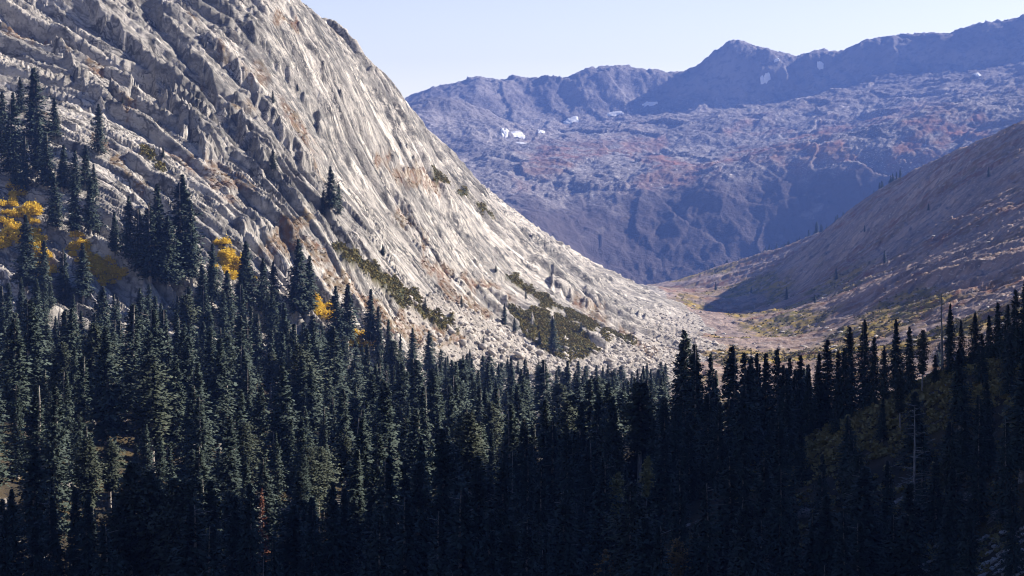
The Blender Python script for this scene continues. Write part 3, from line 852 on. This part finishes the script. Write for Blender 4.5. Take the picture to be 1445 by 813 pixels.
def describe(ts):
    pools = {}
    for t in ts:
        hpx = t['base_py'] - t['top']
        size = 'tall' if t['h'] > 26 else ('short' if t['h'] < 16 else 'mid-height')
        sty = SPEC[t['sty']]
        shape = {'spire': 'pointed', 'column': 'columnar', 'pine': 'open-crowned'}[sty[1]]
        kind = 'pine' if sty[0] == 'pine' else 'fir'
        mid = (t['top'] + t['base_py']) / 2 if hpx < 110 else t['top'] + 40
        nm, lx, ly = min(LAND, key=lambda l: (l[1] - t['px']) ** 2 + (l[2] - mid) ** 2)
        dx, dy = t['px'] - lx, mid - ly
        side = ('right of' if dx > 0 else 'left of') if abs(dx) > abs(dy) else ('below' if dy > 0 else 'above')
        pools.setdefault((size, shape, kind, side, nm), []).append((dx * dx + dy * dy, t))
    for (size, shape, kind, side, nm), L in pools.items():
        L.sort(key=lambda e: e[0])
        for i, (_, t) in enumerate(L):
            rank = '' if len(L) == 1 else ('nearest ' if i == 0 else ORD[min(i, 13)] + 'nearest ')
            t['label'] = f'{size} {shape} {kind}, {rank}{side} {nm}' if len(L) == 1 else f'{rank}{size} {shape} {kind} {side} {nm}'


describe(single)

# ------------------------------------------------------------------ build single trees


def plant_tree(t, crown, trunk, name, label, group, cat='tree'):
    root = empty(name, (t['x'], t['y'], t['z'] - .15))
    s = t['h'] / PROTO_H
    root.scale = (s * t['sw'], s * t['sw'], s); root.rotation_euler = (random.uniform(-.025, .025), random.uniform(-.025, .025), t['rot'])
    tag(root, label, cat, group)
    link('trunk', trunk, root)
    if crown: link('crown', crown, root)
    return root


protos = {}


def copy_tree(src, t):
    r = src.copy(); COL.objects.link(r)
    for ch in src.children:
        c = ch.copy(); COL.objects.link(c); c.parent = r
    s = t['h'] / PROTO_H
    r.location = (t['x'], t['y'], t['z'] - .15); r.scale = (s * t['sw'], s * t['sw'], s)
    r.rotation_euler = (random.uniform(-.025, .025), random.uniform(-.025, .025), t['rot'])
    r['label'] = t['label']
    return r


for t in single:
    st = STY[t['sty']]
    key = (t['sty'], t['y'] < 480)
    nm = 'pine_tree' if st['kind'] == 'pine' else 'fir_tree'
    if key not in protos:
        protos[key] = plant_tree(t, st['fine'] if key[1] else st['hi'], st['trunk'], nm, t['label'], 'conifers of the valley forest')
    else:
        copy_tree(protos[key], t)
SPL = {'dead': ['dead fir with rusty red needles among the green trees'],
       'snag': ['bleached white dead snag standing in the dark central shade', 'dead spike-top snag with bare branches above the right skyline firs', 'pale broken snag on the shaded right hillside', 'bare pale trunk among the firs below the central golden shrubs', 'bare pale trunk under the golden shrubs near the left edge',
                'bare pale trunk left of the golden strip beside the slabs', 'bare pale trunk in the mid forest under the tall fir group', 'bare pale trunk among the firs below the low golden bushes', 'bare pale trunk low in the sunlit left forest']}
for t in special:
    lab = SPL[t['kind']].pop(0)
    if t['kind'] == 'dead': plant_tree(t, DEADC, DEADT, 'dead_fir', lab, None)
    else: plant_tree(t, None, SNAGT, 'dead_snag', lab, 'dead standing snags', 'dead tree')


# ------------------------------------------------------------------ merged masses
def merge(items):
    """items: list of (V, Q, tint or None, normals or None, (x,y,z), (sx,sy,sz), rot, bias)"""
    VS, QS, TS, NS = [], [], [], []; o = 0
    for V, Q, t, N, p, s, a, b in items:
        c, d = math.cos(a), math.sin(a)
        X = V * np.asarray(s)
        VS.append(np.stack([X[:, 0] * c - X[:, 1] * d + p[0], X[:, 0] * d + X[:, 1] * c + p[1], X[:, 2] + p[2]], 1))
        if N is not None: NS.append(np.stack([N[:, 0] * c - N[:, 1] * d, N[:, 0] * d + N[:, 1] * c, N[:, 2]], 1))
        QS.append(Q + o); o += len(V)
        TS.append(np.clip((t if t is not None else np.zeros(len(V))) + b, 0, 1))
    return np.concatenate(VS), np.concatenate(QS), np.concatenate(TS), (np.concatenate(NS) if NS else None)


ci, ti = [], []
for t in mass:
    st = STY[t['sty']]; s = t['h'] / PROTO_H; sw = s * t['sw']
    ci.append((*st['low'], (t['x'], t['y'], t['z']), (sw, sw, s), t['rot'], random.uniform(-.4, .4)))
    ti.append((*st['tlow'], None, None, (t['x'], t['y'], t['z']), (sw, sw, s), t['rot'], 0))
root = empty('forest', (0, 600, -75))
tag(root, 'remaining conifers packed between and behind the nearer trees', 'forest', kind='stuff')
for nm, it, mt in (('crown', ci, M_needle), ('trunk', ti, M_bark)):
    V, Q, T, N = merge(it); o = link(nm, mesh_from(nm, V - np.array([0, 600, -75]), Q, mt, {'tint': T}, normals=N), root); o['kind'] = 'stuff'

# small trees along the far flank of the right-hand spur
ci = []
r = np.random.default_rng(12)
for k in range(150):
    f = r.random() ** .8
    px = 1000 + 265 * f + r.normal(0, 8)
    edge = np.interp(px, [990, 1050, 1100, 1150, 1200, 1250, 1300], [398, 382, 363, 341, 312, 275, 241])
    d = np.interp(px, [990, 1050, 1100, 1150, 1200, 1250, 1300], [3850, 3700, 3500, 3250, 3000, 2780, 2600])
    y = d * (.965 + .06 * r.random()); x = (px - CX) / F * y
    z = float(ground(x, y)[0]); st = STY[int(r.integers(0, 6))]; s = r.uniform(13, 24) / PROTO_H
    ci.append((*st['low'], (x, y, z - .5), (s * 1.3, s * 1.3, s), r.random() * 6, r.uniform(-.2, .2)))
for px, py in ((1248, 373), (1110, 425), (1220, 330), (1060, 415), (1310, 300), (1395, 250), (1010, 412), (1150, 430), (1180, 395)):
    x, y, z = march(px, py, ground, 1100, 4200, 500); st = STY[int(r.integers(0, 6))]; s = r.uniform(10, 16) / PROTO_H
    ci.append((*st['low'], (x, y, z - .5), (s * 1.3, s * 1.3, s), r.random() * 6, 0))
V, Q, T, N = merge(ci); c0 = np.array([600, 3300, 0])
o = link('distant_woods', mesh_from('distant_woods', V - c0, Q, M_needle, {'tint': T}, normals=N)); o.location = c0
tag(o, 'thin line of tiny distant conifers on the spur above the valley', 'woods', kind='stuff')


# ------------------------------------------------------------------ shrubs
def bush_arrays(seed, n, R, Hh, sp):
    r = np.random.default_rng(seed)
    az = r.random(n) * 6.283; el = np.arcsin(r.random(n)); rad = r.random(n) ** .35
    lob = 1 + .35 * np.sin(3 * az + seed) * np.cos(el * 2) + .15 * r.standard_normal(n)
    c = np.stack([R * rad * lob * np.cos(el) * np.cos(az), R * rad * lob * np.cos(el) * np.sin(az), .15 + Hh * rad * lob * np.sin(el)], 1)
    a = r.standard_normal((n, 3)); a /= np.linalg.norm(a, axis=1)[:, None]
    b = np.cross(a, r.standard_normal((n, 3))); b /= np.linalg.norm(b, axis=1)[:, None]
    s = (sp * (.6 + .7 * r.random(n)))[:, None]
    V = np.stack([c + a * s, c + b * s * .7, c - a * s, c - b * s * .7], 1).reshape(-1, 3)
    Q = np.arange(4 * n).reshape(-1, 4)
    out = c / (np.linalg.norm(c, axis=1)[:, None] + 1e-6)
    fl = (np.cross(V[0::4] - V[2::4], V[1::4] - V[3::4]) * out).sum(1) < 0; Q[fl] = Q[fl][:, ::-1]
    return V, Q, np.repeat(np.clip(.5 + .3 * r.standard_normal(n), 0, 1), 4)


def stems_arrays(seed, n, R, Hh):
    r = np.random.default_rng(seed); V, Q = [], []
    for k in range(n):
        az = r.random() * 6.28; d = np.array([math.cos(az) * R * .6, math.sin(az) * R * .6, Hh * .8]) * (.6 + .4 * r.random())
        i0 = len(V); w = .05
        for p, ww in ((np.array([0, 0, -.3]), w), (d, w * .4)):
            for q in range(4): V.append((p[0] + ww * math.cos(q * 1.57), p[1] + ww * math.sin(q * 1.57), p[2]))
        for a in range(4): Q.append((i0 + a, i0 + (a + 1) % 4, i0 + 4 + (a + 1) % 4, i0 + 4 + a))
    return np.array(V), np.array(Q)


BUSH = []
for k in range(4):
    V, Q, t = bush_arrays(40 + k, 420, 2.6, 3.4, .42)
    SV, SQ = stems_arrays(50 + k, 7, 2.2, 3.0)
    BUSH.append((mesh_from('foliage', V, Q, M_yellow, {'tint': t}), mesh_from('stem', SV, SQ, M_twig)))
PATCH = [('at the far left edge', [(0, 265), (30, 262), (48, 290), (60, 320), (75, 395), (55, 400), (40, 350), (10, 350), (0, 360)], 95),
         ('under the split boulder ledge', [(95, 340), (112, 345), (128, 362), (175, 378), (178, 398), (150, 408), (120, 392), (98, 365)], 60),
         ('on the ledge left of the tall firs', [(45, 330), (62, 360), (75, 380), (70, 408), (52, 380)], 12),
         ('in the steep strip below the slabs', [(305, 345), (318, 348), (338, 385), (335, 402), (318, 390), (308, 370)], 30),
         ('at the edge of the slabs above the forest', [(440, 430), (465, 445), (470, 455), (450, 450)], 16),
         ('low between firs at the forest top', [(482, 470), (500, 472), (530, 482), (520, 500), (485, 490)], 34),
         ('deep among the left firs', [(280, 368), (292, 372), (290, 380), (378, 402), (360, 390), (345, 372), (340, 372)], 8)]
r = np.random.default_rng(21)
first = {}
for where, poly, cnt in PATCH:
    xs_, ys_ = [p[0] for p in poly], [p[1] for p in poly]
    n = 0; guard = 0
    while n < cnt and guard < 900:
        guard += 1
        px, py = r.uniform(min(xs_), max(xs_)), r.uniform(min(ys_), max(ys_))
        if not inpoly(np.array([px]), np.array([py]), poly)[0]: continue
        x, y, z = march(px, py, ground, 650, 1300, 350)
        k = int(r.integers(0, 4)); s = r.uniform(.5, 1.1)
        if k not in first:
            o = empty('golden_shrub', (0, 0, 0)); tag(o, None, 'shrub', 'golden autumn shrubs on the slope')
            link('foliage', BUSH[k][0], o); link('stem', BUSH[k][1], o); first[k] = o
        else:
            o = first[k].copy(); COL.objects.link(o)
            for ch in first[k].children:
                c = ch.copy(); COL.objects.link(c); c.parent = o
        o.location = (x, y, z - .1); o.scale = (s, s, s * r.uniform(.7, 1.1)); o.rotation_euler = (0, 0, r.random() * 6.28)
        o['label'] = f'golden yellow autumn shrub {where}'
        n += 1

# a few single bushes that catch the eye in the dark foreground
M_pale = foliage_mat('pale_leaves', (.22, .21, .08), (.38, .34, .14), (.28, .26, .10))
M_tan = foliage_mat('tan_leaves', (.28, .17, .06), (.42, .27, .10), (.34, .22, .08))
for px, py, d, hgt, mt, nm, lab in ((862, 690, 375, 2.6, M_pale, 'pale_shrub', 'pale leaning yellow green bush in the shaded centre'), (906, 668, 400, 1.8, M_pale, 'pale_shrub', 'smaller pale bush up to the right of the leaning one'),
                                    (846, 800, 330, 2.2, M_tan, 'tan_shrub', 'tan bush at the bottom edge left of the broad dark fir'), (948, 785, 335, 2.8, M_tan, 'tan_shrub', 'rust and tan bush at the bottom edge right of the broad dark fir'),
                                    (440, 690, 520, 3, M_yellow, 'golden_shrub', 'single golden bush low in the forest right of the reddish dead fir')):
    x = (px - CX) / F * d; zg = float(ground(x, d)[0]); top = (HY - py + 25) / F * d - zg
    o = empty(nm, (x, d, zg - .1)); tag(o, lab, 'bush', 'bushes in the dark foreground')
    if nm == 'golden_shrub':
        V, Q, t = bush_arrays(90 + int(px), 420, 2.2, 3.4, .36); SV, SQ = stems_arrays(int(px), 6, 2.0, 3.0)
        link('foliage', mesh_from('foliage', V, Q, mt, {'tint': t}), o); link('stem', mesh_from('stem', SV, SQ, M_twig), o)
    else:                                   # tall bushes on a leaning stem
        hgt2 = min(max(top, 6), 26)
        V, Q, t, N = crown_arrays(int(px), hgt2, hgt, max(.1, 1 - 9 / hgt2), 300, 7, 'pine', .42)
        SV, SQ = trunk_arrays(int(px), hgt2, .2, .3, 0)
        o.rotation_euler = (0, .07, 0)
        link('foliage', mesh_from('foliage', V, Q, mt, {'tint': t}, normals=N), o); link('stem', mesh_from('stem', SV, SQ, M_twig, smooth=True), o)

# low brush in the strips, meadow plants and dwarf scrub: one carpet each
BL = [bush_arrays(60 + k, 26, 1.0, .8, .36) for k in range(4)]


def scatter(name, label, mat, pts, smin, smax, bias, cat):
    it = []
    for x, y, z in pts:
        V, Q, t = BL[int(r.integers(0, 4))]; s = r.uniform(smin, smax)
        it.append((V, Q, t, None, (x, y, z - .1), (s, s, s * .9), r.random() * 6.28, r.uniform(-bias, bias)))
    V, Q, T, N = merge(it); c = V.mean(0)
    o = link(name, mesh_from(name, V - c, Q, mat, {'tint': T})); o.location = c
    tag(o, label, cat, kind='stuff')


m = (fld['brush'].ravel() > .5) & (GY.ravel() > 760)
idx = r.choice(np.nonzero(m)[0], 9000, replace=True)
scatter('brush', 'olive green brush in strips and a dark field on the granite apron', M_green, VV[idx], .7, 1.5, .4, 'brush')
m = (fld['veg'].ravel() > .75) & (fld['left'].ravel() > .6) & (GY.ravel() > 760) & (GY.ravel() < 1900) & (fld['forest'].ravel() < .4)
idx = r.choice(np.nonzero(m)[0], 1500, replace=True)
M_rust = foliage_mat('rust_leaves', (.12, .06, .03), (.20, .12, .045), (.10, .085, .035))
scatter('scrub', 'rusty low scrub growing on granite ledges', M_rust, VV[idx], .4, .9, .4, 'scrub')
m = (fld['green'].ravel() > .4) & (GY.ravel() > 1150) & (GY.ravel() < 3600) & (np.abs(GX.ravel() / GY.ravel()) < .3)
idx = r.choice(np.nonzero(m)[0], 2600, replace=True)
scatter('meadow_plants', 'yellow green low plants dotted over the valley meadow', M_olive, VV[idx], .6, 1.7, .4, 'meadow')
# bushes on the shaded right foreground clearing
m = inpoly(fld['px'].ravel(), fld['py'].ravel(), [(1010, 690), (1130, 600), (1250, 555), (1440, 480), (1440, 813), (1100, 813)]) & (GY.ravel() < 520) & (GY.ravel() > 300)
m2 = inpoly(fld['px'].ravel(), fld['py'].ravel(), CLEARING) & (GY.ravel() < 520) & (GY.ravel() > 300)
idx = np.concatenate([r.choice(np.nonzero(m)[0], 700, replace=True), r.choice(np.nonzero(m2)[0], 1600, replace=True)])
M_under = foliage_mat('grass_leaves', (.20, .175, .075), (.36, .30, .13), (.25, .22, .09))
scatter('undergrowth', 'olive and tan undergrowth on the shaded right hill', M_under, VV[idx], .8, 1.7, .4, 'undergrowth')


# ------------------------------------------------------------------ boulders
def boulder_arrays(seed):
    rr = np.random.default_rng(seed)
    import bmesh
    bm = bmesh.new(); bmesh.ops.create_icosphere(bm, subdivisions=2, radius=1)
    V = np.array([v.co[:] for v in bm.verts]); Q = np.array([[v.index for v in f.verts] for f in bm.faces]); bm.free()
    for _ in range(9):      # chop with planes for angular faces
        n = rr.standard_normal(3); n /= np.linalg.norm(n); d = rr.uniform(.45, .8)
        o = V @ n - d
        V = V - np.where(o > 0, o, 0)[:, None] * n
    return V * np.array([1, .8, .75]), Q


BA = [boulder_arrays(200 + k) for k in range(6)]
BM = [mesh_from('boulder', v, q, M_boulder) for v, q in BA]
BIG = [(637, 475, 9, 'squarish boulder at the left end of the pile'), (652, 487, 11, 'wide grey boulder in the lower left of the pile'), (668, 470, 8, 'upright block on top of the boulder pile'), (680, 495, 12, 'large cracked boulder in the middle of the pile'), (700, 480, 8, 'angular boulder high in the pile centre'),
       (715, 490, 10, 'pale rounded boulder right of the pile centre'), (733, 508, 13, 'largest pale boulder at the foot of the pile'), (748, 497, 9, 'blocky boulder behind the largest pale one'), (762, 505, 9, 'low slab boulder at the right end of the pile'), (695, 505, 9, 'dark sided boulder at the pile bottom'),
       (640, 460, 6, 'small boulder above the left end of the pile'), (725, 472, 6, 'small pale boulder beneath a slim fir'), (665, 503, 8, 'half buried boulder by the tree tops'), (760, 487, 6, 'small boulder beside the olive brush')]
for px, py, s, lab in BIG:
    x, y, z = march(px, py, ground, 800, 1700, 400)
    k = int(r.integers(0, 6)); sc = s / F * y * .85
    o = link('boulder', BM[k]); o.location = (x, y, z + sc * .35); o.scale = (sc, sc, sc * r.uniform(.7, 1)); o.rotation_euler = (r.uniform(-.3, .3), r.uniform(-.3, .3), r.random() * 6.28)
    tag(o, lab, 'boulder', 'boulders of the pile above the trees')
m = (fld['talus'].ravel() > .5) & (fld['left'].ravel() > .5) & (GY.ravel() > 900) & (GY.ravel() < 2600)
idx = r.choice(np.nonzero(m)[0], 5000, replace=True)
it = []
for q in idx:
    V, Q = BA[int(r.integers(0, 6))]; s = .45 + 2.3 * r.random() ** 3.5
    it.append((V, Q, None, None, tuple(VV[q] + (0, 0, .1)), (s * r.uniform(.8, 1.4), s, s), r.random() * 6.28, 0))
m = (fld['left'].ravel() < .5) & (GY.ravel() > 1150) & (GY.ravel() < 3700) & (fld['base'].ravel() < 20) & (np.abs(GX.ravel() / GY.ravel()) < .3)
idx = r.choice(np.nonzero(m)[0], 1200, replace=True)
for q in idx:
    V, Q = BA[int(r.integers(0, 6))]; s = .4 + 3.0 * r.random() ** 4
    it.append((V, Q, None, None, tuple(VV[q] + (0, 0, .1)), (s * r.uniform(.8, 1.5), s, s * .8), r.random() * 6.28, 0))
m = inpoly(fld['px'].ravel(), fld['py'].ravel(), [(1195, 790), (1300, 768), (1445, 745), (1445, 830), (1195, 830)]) & (GY.ravel() < 420) & (GY.ravel() > 250)
for q in r.choice(np.nonzero(m)[0], 700, replace=True):
    V, Q = BA[int(r.integers(0, 6))]; s = .2 + .8 * r.random() ** 2.5
    it.append((V, Q, None, None, tuple(VV[q] + (0, 0, .1)), (s * r.uniform(.8, 1.4), s, s), r.random() * 6.28, 0))
V, Q, T, N = merge(it); c = V.mean(0)
o = link('rubble', mesh_from('rubble', V - c, Q, M_boulder)); o.location = c
tag(o, 'grey talus blocks spilling down to the valley floor', 'rubble', kind='stuff')

# ------------------------------------------------------------------ air
V = np.array([(x, y, z) for x in (-2600, 3600) for y in (-120, 9400) for z in (-330, 1000)], float)
Q = np.array([(0, 1, 3, 2), (4, 6, 7, 5), (0, 4, 5, 1), (2, 3, 7, 6), (0, 2, 6, 4), (1, 5, 7, 3)])
hm = bpy.data.materials.new('air'); hm.use_nodes = True
nt = hm.node_tree; nt.nodes.remove(nt.nodes['Principled BSDF'])
pv = nt.nodes.new('ShaderNodeVolumePrincipled')
pv.inputs['Color'].default_value = (.17, .33, 1.0, 1); pv.inputs['Density'].default_value = 7.6e-5; pv.inputs['Anisotropy'].default_value = 0.2
nt.links.new(pv.outputs[0], nt.nodes['Material Output'].inputs['Volume'])
o = link('haze', mesh_from('haze', V, Q, hm)); tag(o, 'blue autumn haze filling the valley', 'haze', kind='stuff')

# ------------------------------------------------------------------ sky, sun, camera
w = bpy.data.worlds.new('World'); scene.world = w; w.use_nodes = True
nt = w.node_tree; bg = nt.nodes['Background']
sky = nt.nodes.new('ShaderNodeTexSky'); sky.sky_type = 'NISHITA'; sky.sun_disc = False
sky.sun_elevation = SUN_EL; sky.sun_rotation = SUN_AZ; sky.altitude = 1000; sky.air_density = 1.0; sky.dust_density = .8; sky.ozone_density = 2.5
tc = nt.nodes.new('ShaderNodeTexCoord'); sp = nt.nodes.new('ShaderNodeSeparateXYZ'); nt.links.new(tc.outputs['Generated'], sp.inputs[0])
mr = nt.nodes.new('ShaderNodeMapRange'); mr.interpolation_type = 'SMOOTHSTEP'; mr.inputs[1].default_value = .05; mr.inputs[2].default_value = .42
nt.links.new(sp.outputs['Z'], mr.inputs[0])
mx = nt.nodes.new('ShaderNodeMix'); mx.data_type = 'RGBA'; mx.inputs[6].default_value = (3.9, 2.65, 1.85, 1); mx.inputs[7].default_value = (.44, .54, .80, 1)   # sky gain set by hand: lifted low down, dimmed overhead to deepen shade
nt.links.new(mr.outputs[0], mx.inputs[0])
vm = nt.nodes.new('ShaderNodeVectorMath'); vm.operation = 'MULTIPLY'
nt.links.new(sky.outputs[0], vm.inputs[0]); nt.links.new(mx.outputs[2], vm.inputs[1])
nt.links.new(vm.outputs[0], bg.inputs[0]); bg.inputs[1].default_value = .05

sl = bpy.data.lights.new('Sun', 'SUN'); sl.energy = 5.0; sl.angle = math.radians(.5); sl.color = (1, .89, .76)
so = bpy.data.objects.new('Sun', sl); COL.objects.link(so)
from mathutils import Vector
sd = Vector((math.sin(SUN_AZ) * math.cos(SUN_EL), math.cos(SUN_AZ) * math.cos(SUN_EL), math.sin(SUN_EL)))
so.rotation_euler = sd.to_track_quat('Z', 'Y').to_euler(); so.location = (300, 0, 400)

cam = bpy.data.cameras.new('Camera'); co = bpy.data.objects.new('Camera', cam); COL.objects.link(co)
cam.sensor_fit = 'HORIZONTAL'; cam.sensor_width = 36; cam.lens = 36 * F / W0
cam.shift_y = -(H0 / 2 - HY) / W0
cam.clip_start = .5; cam.clip_end = 40000
co.rotation_euler = (math.pi / 2, 0, 0); scene.camera = co

vs = scene.view_settings
vs.view_transform = 'Standard'; vs.look = 'None'; vs.exposure = 1.2; vs.gamma = 1; vs.use_curve_mapping = False
cy = scene.cycles
cy.use_denoising = True; cy.max_bounces = 4; cy.diffuse_bounces = 2; cy.glossy_bounces = 1; cy.volume_bounces = 0; cy.transparent_max_bounces = 8
cy.use_adaptive_sampling = False; cy.filter_width = 1.1
